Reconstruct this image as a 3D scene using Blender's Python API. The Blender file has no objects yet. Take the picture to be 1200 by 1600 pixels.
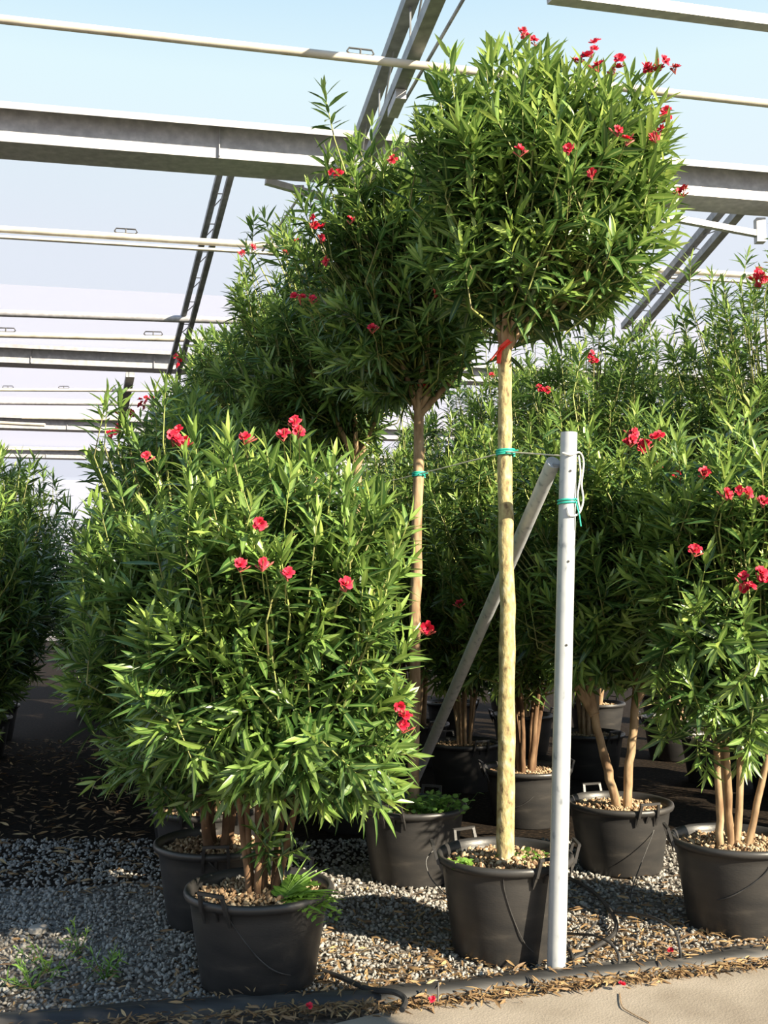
import bpy, math, random
import numpy as np
from mathutils import Matrix, Vector

# ------------------------------------------------------------------ camera
PITCH = math.radians(4.57); EYE = 1.55; F = 1600.0
sc = bpy.context.scene
col = sc.collection
cam_d = bpy.data.cameras.new('camera'); cam = bpy.data.objects.new('camera', cam_d)
col.objects.link(cam)
cam.location = (0, 0, EYE); cam.rotation_euler = (math.pi/2 + PITCH, 0, 0)
cam_d.sensor_fit = 'VERTICAL'; cam_d.sensor_height = 36; cam_d.lens = 36
cam_d.clip_end = 300
sc.camera = cam
# ------------------------------------------------------------------ sky
w = bpy.data.worlds.new('sky'); sc.world = w; w.use_nodes = True
nt = w.node_tree; nt.nodes.clear()
tc = nt.nodes.new('ShaderNodeTexCoord'); sp = nt.nodes.new('ShaderNodeSeparateXYZ')
rp = nt.nodes.new('ShaderNodeValToRGB'); bg = nt.nodes.new('ShaderNodeBackground'); wo = nt.nodes.new('ShaderNodeOutputWorld')
nt.links.new(tc.outputs['Generated'], sp.inputs[0]); nt.links.new(sp.outputs['Z'], rp.inputs[0])
nt.links.new(rp.outputs[0], bg.inputs[0]); nt.links.new(bg.outputs[0], wo.inputs[0])
cr = rp.color_ramp
stops = [(0.0, (.84, .85, .95)), (.32, (.83, .91, 1.0)), (.46, (.76, .94, 1.0)), (.60, (.42, .70, .97)), (1.0, (.10, .27, .66))]
cr.elements[0].position, cr.elements[0].color = 0.0, (*stops[0][1], 1)
cr.elements[1].position, cr.elements[1].color = 1.0, (*stops[-1][1], 1)
for pz, c in stops[1:-1]:
    e = cr.elements.new(pz); e.color = (*c, 1)
bg.inputs[1].default_value = 1.0
# ------------------------------------------------------------------ sun
SUN_AZ = math.radians(50); SUN_EL = math.radians(28)
sd = bpy.data.lights.new('sun', 'SUN'); sun = bpy.data.objects.new('sun', sd); col.objects.link(sun)
sd.energy = 16.0; sd.angle = math.radians(0.55); sd.color = (1.0, .88, .67)
sdir = Vector((math.sin(SUN_AZ)*math.cos(SUN_EL), -math.cos(SUN_AZ)*math.cos(SUN_EL), math.sin(SUN_EL)))
sun.rotation_euler = sdir.to_track_quat('Z', 'Y').to_euler(); sun.location = (8, -6, 9)
# ------------------------------------------------------------------ exposure
sc.view_settings.view_transform = 'Standard'; sc.view_settings.look = 'None'
sc.view_settings.exposure = 0.0; sc.view_settings.gamma = 1.0
sc.view_settings.use_curve_mapping = False

# ------------------------------------------------------------------ measuring helpers (photo pixel -> place in the world)
def ray(px, py):
    x = (px-600)/F; z = (800-py)/F
    return x, math.cos(PITCH)-z*math.sin(PITCH), math.sin(PITCH)+z*math.cos(PITCH)
def atZ(px, py, Z=0.0):
    r = ray(px, py); s = (Z-EYE)/r[2]; return Vector((r[0]*s, r[1]*s, Z))
def atY(px, py, Y):
    r = ray(px, py); s = Y/r[1]; return Vector((r[0]*s, Y, EYE+r[2]*s))
def proj(P):
    y = P[:, 1]*math.cos(PITCH)+(P[:, 2]-EYE)*math.sin(PITCH); z = -P[:, 1]*math.sin(PITCH)+(P[:, 2]-EYE)*math.cos(PITCH)
    return 600+F*P[:, 0]/y, 800-F*z/y, y
random.seed(4); rng = np.random.default_rng(11)

# ------------------------------------------------------------------ materials
def new_mat(name):
    m = bpy.data.materials.new(name); m.use_nodes = True
    n = m.node_tree.nodes; return m, n, m.node_tree.links, n['Principled BSDF']
def ramp(n, pts):
    r = n.new('ShaderNodeValToRGB'); e = r.color_ramp.elements
    e[0].position, e[0].color = pts[0][0], (*pts[0][1], 1); e[1].position, e[1].color = pts[-1][0], (*pts[-1][1], 1)
    for p, c in pts[1:-1]:
        x = e.new(p); x.color = (*c, 1)
    return r
def noise_mat(name, pts, scale, rough, bump=0.0, spec=.4, metal=0.0, stretch=None, detail=4, coord='Object', bscale=None):
    m, n, l, b = new_mat(name)
    t = n.new('ShaderNodeTexCoord'); mp = n.new('ShaderNodeMapping'); l.new(t.outputs[coord], mp.inputs[0])
    if stretch: mp.inputs['Scale'].default_value = stretch
    nz = n.new('ShaderNodeTexNoise'); nz.inputs['Scale'].default_value = scale; nz.inputs['Detail'].default_value = detail
    l.new(mp.outputs[0], nz.inputs['Vector']); r = ramp(n, pts); l.new(nz.outputs[0], r.inputs[0]); l.new(r.outputs[0], b.inputs['Base Color'])
    b.inputs['Roughness'].default_value = rough; b.inputs['Specular IOR Level'].default_value = spec; b.inputs['Metallic'].default_value = metal
    if bump:
        bp = n.new('ShaderNodeBump'); bp.inputs['Strength'].default_value = bump; bp.inputs['Distance'].default_value = .01
        src = nz
        if bscale:
            src = n.new('ShaderNodeTexNoise'); src.inputs['Scale'].default_value = bscale; l.new(mp.outputs[0], src.inputs['Vector'])
        l.new(src.outputs[0], bp.inputs['Height']); l.new(bp.outputs[0], b.inputs['Normal'])
    return m
def attr_mat(name, pts, attr='tint', rough=.6, spec=.3):
    m, n, l, b = new_mat(name)
    a = n.new('ShaderNodeAttribute'); a.attribute_name = attr; r = ramp(n, pts); l.new(a.outputs['Fac'], r.inputs[0]); l.new(r.outputs[0], b.inputs['Base Color'])
    b.inputs['Roughness'].default_value = rough; b.inputs['Specular IOR Level'].default_value = spec
    return m
def leaf_mat(name, pts, rib, rough=.42, trans=.3):
    m, n, l, b = new_mat(name)
    a = n.new('ShaderNodeAttribute'); a.attribute_name = 'tint'; r = ramp(n, pts); l.new(a.outputs['Fac'], r.inputs[0])
    a2 = n.new('ShaderNodeAttribute'); a2.attribute_name = 'rib'
    pw = n.new('ShaderNodeMath'); pw.operation = 'POWER'; pw.inputs[1].default_value = 6; l.new(a2.outputs['Fac'], pw.inputs[0])
    ml = n.new('ShaderNodeMath'); ml.operation = 'MULTIPLY'; ml.inputs[1].default_value = .55; l.new(pw.outputs[0], ml.inputs[0])
    mx = n.new('ShaderNodeMixRGB'); l.new(ml.outputs[0], mx.inputs[0]); l.new(r.outputs[0], mx.inputs[1]); mx.inputs[2].default_value = (*rib, 1)
    l.new(mx.outputs[0], b.inputs['Base Color']); b.inputs['Roughness'].default_value = rough; b.inputs['Specular IOR Level'].default_value = .6
    tr = n.new('ShaderNodeBsdfTranslucent'); hs = n.new('ShaderNodeHueSaturation'); hs.inputs['Value'].default_value = 1.5; hs.inputs['Hue'].default_value = .485
    l.new(mx.outputs[0], hs.inputs['Color']); l.new(hs.outputs[0], tr.inputs[0])
    ms = n.new('ShaderNodeMixShader'); ms.inputs[0].default_value = trans
    l.new(b.outputs[0], ms.inputs[1]); l.new(tr.outputs[0], ms.inputs[2]); l.new(ms.outputs[0], n['Material Output'].inputs[0])
    return m
M = {}
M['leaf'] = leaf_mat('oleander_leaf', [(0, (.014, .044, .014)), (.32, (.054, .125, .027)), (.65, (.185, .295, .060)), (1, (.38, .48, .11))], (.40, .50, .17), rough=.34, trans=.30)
M['dryleaf'] = leaf_mat('dry_leaf', [(0, (.06, .03, .015)), (.4, (.17, .10, .045)), (.75, (.30, .19, .085)), (1, (.42, .30, .14))], (.4, .28, .14), rough=.7, trans=.15)
M['weed'] = leaf_mat('weed_leaf', [(0, (.06, .16, .02)), (1, (.24, .42, .07))], (.25, .4, .1), rough=.5, trans=.35)
M['pot'] = noise_mat('black_pot_plastic', [(.3, (.020, .020, .021)), (.62, (.034, .032, .031)), (.8, (.075, .068, .06))], 5, .42, .06, .5, bscale=60, stretch=(1, 1, 3))
M['bark'] = noise_mat('tan_bark', [(.3, (.15, .09, .05)), (.5, (.28, .19, .11)), (.7, (.40, .29, .18))], 22, .75, .5, .2, stretch=(1, 1, .35))
M['lichen'] = noise_mat('lichen_bark', [(.28, (.13, .095, .055)), (.38, (.27, .21, .11)), (.52, (.37, .31, .15)), (.70, (.46, .41, .27))], 48, .85, .6, .15, stretch=(1, 1, .5))
M['shadedbark'] = noise_mat('shaded_brown_bark', [(.3, (.06, .032, .018)), (.5, (.13, .075, .042)), (.7, (.22, .14, .08))], 22, .8, .5, .2, stretch=(1, 1, .35))  # darker bark for the stems in shadow; that shade is in the colour
M['twig'] = noise_mat('green_twig', [(.3, (.13, .10, .05)), (.6, (.26, .30, .08))], 8, .6)
M['mulch'] = attr_mat('bark_mulch', [(0, (.04, .024, .013)), (.35, (.15, .09, .05)), (.7, (.32, .22, .13)), (1, (.50, .41, .28))], rough=.85)
M['soil'] = noise_mat('potting_soil', [(.35, (.05, .035, .022)), (.6, (.16, .11, .07)), (.75, (.32, .24, .15))], 60, .9, .8, .1)
M['stone'] = attr_mat('gravel_stone', [(0, (.07, .065, .06)), (.35, (.185, .175, .16)), (.7, (.31, .295, .27)), (1, (.46, .445, .41))], rough=.8)
M['galv'] = noise_mat('galvanised_steel', [(.35, (.34, .34, .36)), (.6, (.44, .44, .46)), (.75, (.54, .54, .54))], 14, .5, 0, .5, .15)
M['steel'] = noise_mat('dull_steel', [(.35, (.17, .18, .19)), (.65, (.30, .31, .32))], 9, .5, 0, .5, .3)
M['cream'] = noise_mat('weathered_pipe', [(.35, (.46, .42, .35)), (.65, (.62, .58, .50))], 6, .5, 0, .4, 0)
M['post'] = noise_mat('white_painted_steel', [(.30, (.20, .22, .24)), (.40, (.36, .38, .40)), (.7, (.43, .445, .455))], 30, .45, 0, .5, .1, stretch=(1, 1, .5))
M['blackrubber'] = noise_mat('black_polyethylene', [(.35, (.018, .018, .019)), (.7, (.055, .052, .05))], 12, .5, .1)
M['sheet'] = noise_mat('dusty_black_sheeting', [(.3, (.012, .012, .013)), (.55, (.028, .027, .026)), (.8, (.09, .08, .07))], 7, .55, .15, .4, stretch=(.35, 3, 1))
M['concrete'] = noise_mat('concrete', [(.25, (.17, .14, .11)), (.5, (.25, .215, .175)), (.75, (.31, .27, .225))], 3, .9, .25, .2, detail=9, bscale=120)
M['path'] = noise_mat('shade_darkened_soil', [(.3, (.005, .0035, .0025)), (.55, (.013, .009, .006)), (.75, (.045, .03, .02))], 38, .95, .6, .1, detail=6)  # dark soil, coloured darker still to stand in for shade under the plants
M['teal'] = noise_mat('teal_twine', [(.3, (.0, .30, .22)), (.7, (.05, .52, .40))], 40, .6)
M['red_ribbon'] = noise_mat('red_ribbon', [(.3, (.55, .02, .01)), (.7, (.80, .05, .02))], 20, .4)
M['twine'] = noise_mat('pale_twine', [(.3, (.50, .46, .34)), (.7, (.70, .66, .52))], 60, .8)
M['wire'] = noise_mat('pale_wire', [(.3, (.55, .55, .53)), (.7, (.75, .74, .70))], 60, .5)
M['flower'] = attr_mat('red_petal', [(0, (.25, .003, .016)), (.5, (.48, .007, .032)), (1, (.66, .03, .06))], rough=.55)
M['bud'] = noise_mat('dark_red_bud', [(.3, (.24, .03, .03)), (.7, (.42, .10, .07))], 40, .6)
M['cap'] = noise_mat('pale_lid', [(.3, (.26, .23, .20)), (.7, (.36, .33, .29))], 12, .7)  # lid colour lowered to carry the shading that falls on it
# gravel ground
m, n, l, b = new_mat('gravel_bed')
t = n.new('ShaderNodeTexCoord'); v = n.new('ShaderNodeTexVoronoi'); v.inputs['Scale'].default_value = 42; l.new(t.outputs['Object'], v.inputs['Vector'])
hs = n.new('ShaderNodeSeparateColor'); l.new(v.outputs['Color'], hs.inputs[0])
nz = n.new('ShaderNodeTexNoise'); nz.inputs['Scale'].default_value = .9; nz.inputs['Detail'].default_value = 5; l.new(t.outputs['Object'], nz.inputs['Vector'])
r1 = ramp(n, [(0, (.04, .035, .03)), (.5, (.12, .105, .09)), (1, (.22, .20, .175))]); l.new(hs.outputs[0], r1.inputs[0])
r2 = ramp(n, [(.42, (1, 1, 1)), (.62, (.42, .32, .24))]); l.new(nz.outputs[0], r2.inputs[0])
mx = n.new('ShaderNodeMixRGB'); mx.blend_type = 'MULTIPLY'; mx.inputs[0].default_value = 1; l.new(r1.outputs[0], mx.inputs[1]); l.new(r2.outputs[0], mx.inputs[2])
l.new(mx.outputs[0], b.inputs['Base Color']); b.inputs['Roughness'].default_value = .9
bp = n.new('ShaderNodeBump'); bp.inputs['Strength'].default_value = .8; bp.inputs['Distance'].default_value = .015; bp.invert = True
l.new(v.outputs['Distance'], bp.inputs['Height']); l.new(bp.outputs[0], b.inputs['Normal']); M['gravel'] = m
# greenhouse film
m, n, l, b = new_mat('greenhouse_film')
tr = n.new('ShaderNodeBsdfTransparent'); tr.inputs[0].default_value = (.99, .98, 1, 1)
tl = n.new('ShaderNodeBsdfTranslucent'); tl.inputs[0].default_value = (.90, .86, .90, 1)
df = n.new('ShaderNodeBsdfDiffuse'); df.inputs[0].default_value = (.90, .86, .90, 1)
m1 = n.new('ShaderNodeMixShader'); m1.inputs[0].default_value = .6; l.new(tl.outputs[0], m1.inputs[1]); l.new(df.outputs[0], m1.inputs[2])
m2 = n.new('ShaderNodeMixShader'); m2.inputs[0].default_value = .15; l.new(tr.outputs[0], m2.inputs[1]); l.new(m1.outputs[0], m2.inputs[2])
l.new(m2.outputs[0], n['Material Output'].inputs[0]); M['film'] = m
for mm in M.values():
    if hasattr(mm, 'cycles'): pass

# ------------------------------------------------------------------ mesh helpers
def np_mesh(name, V, T, attrs=None, smooth=False):
    V = np.asarray(V, dtype=np.float32); T = np.asarray(T, dtype=np.int32); k = T.shape[1]
    me = bpy.data.meshes.new(name)
    me.vertices.add(len(V)); me.vertices.foreach_set('co', V.ravel())
    me.loops.add(T.size); me.loops.foreach_set('vertex_index', T.ravel())
    me.polygons.add(len(T)); me.polygons.foreach_set('loop_start', np.arange(0, T.size, k, dtype=np.int32))
    me.polygons.foreach_set('loop_total', np.full(len(T), k, dtype=np.int32))
    if smooth: me.polygons.foreach_set('use_smooth', np.ones(len(T), dtype=bool))
    for a, val in (attrs or {}).items():
        me.attributes.new(a, 'FLOAT', 'POINT').data.foreach_set('value', np.asarray(val, dtype=np.float32))
    me.update(calc_edges=True); return me
def link(name, me, mat=None, parent=None, loc=None):
    o = bpy.data.objects.new(name, me); col.objects.link(o)
    if mat is not None and me is not None and not me.materials: me.materials.append(M[mat])
    if parent is not None: o.parent = parent
    if loc is not None: o.location = loc
    return o
def tag(o, label=None, cat=None, group=None, kind=None):
    if label: o['label'] = label
    if cat: o['category'] = cat
    if group: o['group'] = group
    if kind: o['kind'] = kind
    return o
def empty(name, loc, label=None, cat=None, group=None):
    o = bpy.data.objects.new(name, None); col.objects.link(o); o.location = loc; o.empty_display_size = .1
    return tag(o, label, cat, group)
class MB:
    def __init__(s): s.v = []; s.f = []
    def add(s, vs, fs):
        b = len(s.v); s.v += [tuple(x) for x in vs]; s.f += [tuple(i+b for i in q) for q in fs]
    def tube(s, pts, rad, seg=8, cap=True):
        pts = [Vector(p) for p in pts]; rad = rad if isinstance(rad, (list, tuple)) else [rad]*len(pts)
        vs = []; up = None
        for i, p in enumerate(pts):
            d = (pts[min(i+1, len(pts)-1)]-pts[max(i-1, 0)]).normalized()
            if up is None: up = Vector((0, 0, 1)) if abs(d.z) < .9 else Vector((1, 0, 0))
            x = d.cross(up).normalized(); y = x.cross(d).normalized(); up = y
            for k in range(seg):
                a = 2*math.pi*(k+.5)/seg; vs.append(p+(x*math.cos(a)+y*math.sin(a))*rad[i])
        fs = []
        for i in range(len(pts)-1):
            for k in range(seg):
                a = i*seg+k; b = i*seg+(k+1) % seg; fs.append((a, b, b+seg, a+seg))
        if cap:
            fs.append(tuple(range(seg-1, -1, -1))); fs.append(tuple(range((len(pts)-1)*seg, len(pts)*seg)))
        s.add(vs, fs)
    def box(s, a, b, w, h, up=(0, 0, 1)):          # a bar from a to b, w wide and h high
        a = Vector(a); b = Vector(b); d = (b-a).normalized(); up = Vector(up)
        x = d.cross(up).normalized(); y = x.cross(d).normalized()
        c = [(x*sx*w/2+y*sy*h/2) for sx, sy in ((-1, -1), (1, -1), (1, 1), (-1, 1))]
        s.add([a+q for q in c]+[b+q for q in c], [(3, 2, 1, 0), (4, 5, 6, 7), (0, 1, 5, 4), (1, 2, 6, 5), (2, 3, 7, 6), (3, 0, 4, 7)])
    def lathe(s, prof, seg=40, close=False):
        vs = []; fs = []
        for r, z in prof:
            for k in range(seg):
                a = 2*math.pi*k/seg; vs.append((r*math.cos(a), r*math.sin(a), z))
        for i in range(len(prof)-1):
            for k in range(seg):
                a = i*seg+k; b = i*seg+(k+1) % seg; fs.append((a, b, b+seg, a+seg))
        s.add(vs, fs)
    def sweep(s, pts, prof):                       # profile (across, up) along a ground path
        pts = [Vector(p) for p in pts]; k = len(prof(0) if callable(prof) else prof); vs = []; fs = []
        for i, p in enumerate(pts):
            d = pts[min(i+1, len(pts)-1)]-pts[max(i-1, 0)]; d.z = 0; d.normalize(); nn = Vector((-d.y, d.x, 0))
            pr = prof(i) if callable(prof) else prof
            for (a, h) in pr: vs.append(p+nn*a+Vector((0, 0, h)))
        for i in range(len(pts)-1):
            for j in range(k-1): fs.append((i*k+j, (i+1)*k+j, (i+1)*k+j+1, i*k+j+1))
        s.add(vs, fs)
    def build(s, name, mat, parent=None, loc=None, smooth=True):
        me = bpy.data.meshes.new(name); me.from_pydata(s.v, [], s.f)
        if smooth: me.polygons.foreach_set('use_smooth', [True]*len(me.polygons))
        me.update()
        if smooth and hasattr(me, 'set_sharp_from_angle'): me.set_sharp_from_angle(angle=math.radians(45))
        return link(name, me, mat, parent, loc)
def spline(pts, n=8):
    pts = [Vector(p) for p in pts]; out = []
    for i in range(len(pts)-1):
        p0 = pts[max(i-1, 0)]; p1 = pts[i]; p2 = pts[i+1]; p3 = pts[min(i+2, len(pts)-1)]
        for k in range(n):
            t = k/n; out.append(.5*((2*p1)+(p2-p0)*t+(2*p0-5*p1+4*p2-p3)*t*t+(3*p1-p0-3*p2+p3)*t**3))
    out.append(pts[-1]); return out

# ------------------------------------------------------------------ ground, kerb line, pavement
def kerb_y(x):   # centre line of the black edging
    xs = [-20, -1.39, -1.0, -.715, -.363, 0, .25, .68, .92, 1.19, 1.45, 1.66, 2.4, 20]
    ys = [.6, 3.80, 3.87, 3.94, 4.00, 4.05, 4.11, 4.245, 4.31, 4.37, 4.47, 4.53, 4.70, 8.6]
    return np.interp(x, xs, ys)
mb = MB(); mb.add([(-40, -20, 0), (40, -20, 0), (40, 60, 0), (-40, 60, 0)], [(0, 1, 2, 3)])
tag(mb.build('floor', 'gravel', smooth=False), 'grey gravel ground of the nursery bed', 'ground', kind='structure')
xs = np.linspace(-20, 20, 161)
mb = MB(); k = len(xs)
top = [(x, kerb_y(x)-.155+.012*math.sin(x*7)+(.10 if x < -.2 else 0)*-1, .02) for x in xs]
mb.add(top+[(x, y, -.02) for x, y, z in top]+[(x, -20, .02) for x in xs], [(i+1, i, i+k, i+1+k) for i in range(k-1)]+[(i, i+1, i+1+2*k, i+2*k) for i in range(k-1)])
tag(mb.build('pavement', 'concrete', smooth=False), 'pale concrete aisle in front of the gravel bed', 'pavement', kind='structure')
# black edging: flattened irrigation main half covered by sheeting
px_ = np.linspace(-2.6, 2.8, 90)
def kprof(i):
    x = px_[i]; wv = .008*math.sin(x*5)+.006*math.sin(x*13+1)
    return [(.105+wv, .0), (.085+wv, .022), (.05, .030+.006*math.sin(x*9)), (.025, .022), (.0, .045+.004*math.sin(x*4)), (-.03, .054), (-.058, .042), (-.07, .015), (-.072, 0)]
mb = MB(); mb.sweep([(x, kerb_y(x), 0) for x in px_], kprof)
tag(mb.build('layflat_hose', 'sheet'), 'dusty black plastic edging hose lying between gravel and concrete', 'hose')

mb = MB(); mb.add([(-9, 5.9, .004), (-1.7, 5.55, .004), (-.6, 5.9, .004), (2.2, 6.6, .004), (6, 7.5, .004), (4, 34, .004), (-16, 34, .004)], [(0, 1, 2, 3, 4, 5, 6)])
tag(mb.build('path', 'path', smooth=False), 'dark soil covered in leaf litter between the plant rows, shade put into its colour', 'path', kind='structure')
# low poly stone
phi = (1+5**.5)/2
IV = np.array([(-1, phi, 0), (1, phi, 0), (-1, -phi, 0), (1, -phi, 0), (0, -1, phi), (0, 1, phi), (0, -1, -phi), (0, 1, -phi), (phi, 0, -1), (phi, 0, 1), (-phi, 0, -1), (-phi, 0, 1)])/math.sqrt(1+phi*phi)
IT = np.array([(0, 11, 5), (0, 5, 1), (0, 1, 7), (0, 7, 10), (0, 10, 11), (1, 5, 9), (5, 11, 4), (11, 10, 2), (10, 7, 6), (7, 1, 8), (3, 9, 4), (3, 4, 2), (3, 2, 6), (3, 6, 8), (3, 8, 9), (4, 9, 5), (2, 4, 11), (6, 2, 10), (8, 6, 7), (9, 8, 1)])
def rand_rot(nn):
    q = rng.normal(size=(nn, 4)); q /= np.linalg.norm(q, axis=1)[:, None]; a, b_, c, d = q.T
    return np.stack([np.stack([1-2*(c*c+d*d), 2*(b_*c-a*d), 2*(b_*d+a*c)], -1), np.stack([2*(b_*c+a*d), 1-2*(b_*b_+d*d), 2*(c*d-a*b_)], -1), np.stack([2*(b_*d-a*c), 2*(c*d+a*b_), 1-2*(b_*b_+c*c)], -1)], 1)
def pebbles(P, size, aniso=(1, .8, .48), tint=None):
    nn = len(P); J = IV[None]*(1+rng.uniform(-.22, .22, (nn, 12, 1))); J = J*np.array(aniso)[None, None]*size[:, None, None]
    V = np.einsum('nij,nvj->nvi', rand_rot(nn), J)+P[:, None]
    T = IT[None]+(np.arange(nn)*12)[:, None, None]
    tint = rng.uniform(0, 1, nn) if tint is None else tint
    return V.reshape(-1, 3), T.reshape(-1, 3), {'tint': np.repeat(tint, 12)}
def ground_points(y0, y1, dens):
    nn = int(dens*(y1-y0)*(2*(.42*y1+.2))); X = rng.uniform(-1, 1, nn)*(.42*y1+.2); Y = rng.uniform(y0, y1, nn)
    ok = (np.abs(X) < .42*Y+.2) & (Y > kerb_y(X)+.04); return X[ok], Y[ok]
PX = []; SZ = []
for y0, y1, dn, s0, s1 in ((3.6, 5.2, 2300, .006, .0145), (5.2, 6.6, 1300, .009, .017)):
    X, Y = ground_points(y0, y1, dn); PX.append(np.stack([X, Y, rng.uniform(-.002, .011, len(X))], -1)); SZ.append(rng.uniform(s0, s1, len(X)))
P = np.concatenate(PX); S = np.concatenate(SZ)
tint = np.clip(rng.beta(3.2, 3.2, len(P)), 0, 1)
V, T, A = pebbles(P, S, tint=tint)
g = link('gravel', np_mesh('gravel', V, T, A), 'stone'); tag(g, 'loose grey crushed gravel stones covering the bed', 'gravel', kind='stuff')

# ------------------------------------------------------------------ leaves
def leaf_template(curve, fold, ratio=.185, twist=0.0, tip=.0):
    ts = [0, .20, .48, .78, 1]; ws = [0, .74, 1, .60, 0]; V = []; rib = []
    for t, wd in zip(ts, ws):
        z = -curve*t*t; hw = wd*ratio/2
        if wd == 0: V.append((t, 0, z)); rib.append(.6)
        else:
            a = twist*t
            for sgn in (1, 0, -1):
                V.append((t, sgn*hw*math.cos(a), z+abs(sgn)*fold*hw+sgn*hw*math.sin(a))); rib.append(1.0 if sgn == 0 else 0.0)
    T = [(0, 2, 1), (0, 3, 2)]
    for a in (1, 4): T += [(a, a+1, a+4), (a, a+4, a+3), (a+1, a+2, a+5), (a+1, a+5, a+4)]
    T += [(7, 8, 10), (8, 9, 10)]
    return np.array(V), np.array(T), np.array(rib)
TEMPL = [leaf_template(.05, .35), leaf_template(.14, .3, .175, .3), leaf_template(.24, .25, .19, -.25), leaf_template(-.05, .45, .17), leaf_template(.10, .4, .20, .15), leaf_template(.32, .3, .18)]
LT = TEMPL[0][1]; LR = TEMPL[0][2]; TV = np.stack([t_[0] for t_ in TEMPL])
def unit(a): return a/np.maximum(np.linalg.norm(a, axis=-1, keepdims=True), 1e-9)
def frames(D, N):   # x = leaf direction, z = upper side
    N = unit(N-(N*D).sum(-1, keepdims=True)*D); Y = np.cross(N, D); return np.stack([D, Y, N], -1)
def shoot_leaves(tips, axes, lens, size=.14, whorls=8, young=.5, per=3):
    ns = len(tips); out = []
    rx = unit(np.cross(axes, np.where(np.abs(axes[:, 2:3]) < .85, [[0, 0, 1.]], [[1., 0, 0]]))); ry = np.cross(axes, rx)
    ph = rng.uniform(0, 6.28, ns)
    for wi in range(whorls+1):
        s = .08+.92*wi/whorls
        for k in range(per):
            keep = rng.uniform(size=ns) < (.9 if s > .45 else .62)
            a = ph+k*2*math.pi/per+wi*1.05+rng.normal(0, .18, ns)
            rad = rx*np.cos(a)[:, None]+ry*np.sin(a)[:, None]
            ang = np.radians(78-52*s**1.6)+rng.normal(0, .16, ns)
            D = axes*np.cos(ang)[:, None]+rad*np.sin(ang)[:, None]
            D[:, 2] -= rng.uniform(0, .35, ns)*(1.05-s)
            D = unit(D+rng.normal(0, .07, (ns, 3)))
            N = axes*np.sin(ang)[:, None]-rad*np.cos(ang)[:, None]+rng.normal(0, .25, (ns, 3)); N[:, 2] += .35
            base = tips-axes*(lens*(1-s))[:, None]
            L = size*rng.uniform(.72, 1.2, ns)*(1-.38*s**4)
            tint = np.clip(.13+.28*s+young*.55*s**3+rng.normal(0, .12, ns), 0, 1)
            out.append((base[keep], frames(D, N)[keep], L[keep], tint[keep], rng.integers(0, 6, ns)[keep]))
    return [np.concatenate(c) for c in zip(*out)]
def leaf_mesh(name, data):
    B, R, L, tint, ti = data; V = TV[ti]*L[:, None, None]; V = np.einsum('nij,nvj->nvi', R, V)+B[:, None]
    nn = len(B); T = LT[None]+(np.arange(nn)*11)[:, None, None]
    return np_mesh(name, V.reshape(-1, 3), T.reshape(-1, 3), {'tint': np.repeat(tint, 11), 'rib': np.tile(LR, nn)})
LEAFOBJ = {}
def leaf_obj_mesh(ti, tint, mat='leaf'):
    q = int(min(7, tint*8)); key = (ti, q, mat)
    if key not in LEAFOBJ:
        me = np_mesh('leaf', TV[ti], LT, {'tint': np.full(11, (q+.5)/8), 'rib': LR}); me.materials.append(M[mat]); LEAFOBJ[key] = me
    return LEAFOBJ[key]
def tubes3(A, B, ra, rb):          # many thin three-sided twigs from A to B
    nn = len(A); D = unit(B-A); X = unit(np.cross(D, np.where(np.abs(D[:, 2:3]) < .9, [[0, 0, 1.]], [[1., 0, 0]]))); Y = np.cross(D, X)
    V = []
    for P_, r_ in ((A, ra), (B, rb)):
        for k in range(3): V.append(P_+(X*math.cos(2.094*k)+Y*math.sin(2.094*k))*r_)
    V = np.stack(V, 1); Tt = np.array([(0, 1, 4), (0, 4, 3), (1, 2, 5), (1, 5, 4), (2, 0, 3), (2, 3, 5)])
    return V.reshape(-1, 3), (Tt[None]+(np.arange(nn)*6)[:, None, None]).reshape(-1, 3)

def crown(c, r, n, low=-1.0, core=(0, 0, 0), up=.55, size=.14, whorls=8, young=.5, spike=.10, slen=(.20, .36)):
    """shoots spread through an ellipsoid-like crown; returns leaves and twigs"""
    c = np.array(c, float); r = np.array(r, float)
    d = unit(rng.normal(size=(n*3, 3))); d = d[d[:, 2] > low][:n]; n = len(d)
    ph = rng.uniform(0, 6.28, 4)
    lump = 1+.10*np.sin(3*d[:, 0]+ph[0]+2*d[:, 2])+.08*np.sin(5*d[:, 1]+ph[1])+.07*np.sin(6*d[:, 2]+4*d[:, 0]+ph[2])
    fr = rng.uniform(0, 1, n)**.38
    box = 1+.12*(1-np.abs(np.abs(d[:, 2])-.6))        # slightly boxy, like clipped nursery plants
    tips = c+d*r*(fr*lump*box)[:, None]
    tips[:, 2] += rng.exponential(spike, n)*np.clip(d[:, 2]+.35, 0, 1)*(fr > .75)
    out = unit(tips-(c+np.array(core)))
    ax = out*.85+np.array([0, 0, 1.])*up*np.clip(.75+d[:, 2:3], .05, 1.6)+rng.normal(0, .28, (n, 3)); ax = unit(ax)
    ln = rng.uniform(slen[0], slen[1], n)
    data = shoot_leaves(tips, ax, ln, size, whorls, young)
    base = tips-ax*ln[:, None]
    inner = base*.35+(c+np.array(core))*.65; inner[:, 2] = np.minimum(inner[:, 2], base[:, 2]-.05)
    V1, T1 = tubes3(base, tips, .0042, .0022); V2, T2 = tubes3(inner, base, .0085, .0045)
    return data, (np.concatenate([V1, V2]), np.concatenate([T1, T2+len(V1)]))
def merge(ds): return [np.concatenate(q) for q in zip(*ds)]

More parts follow.
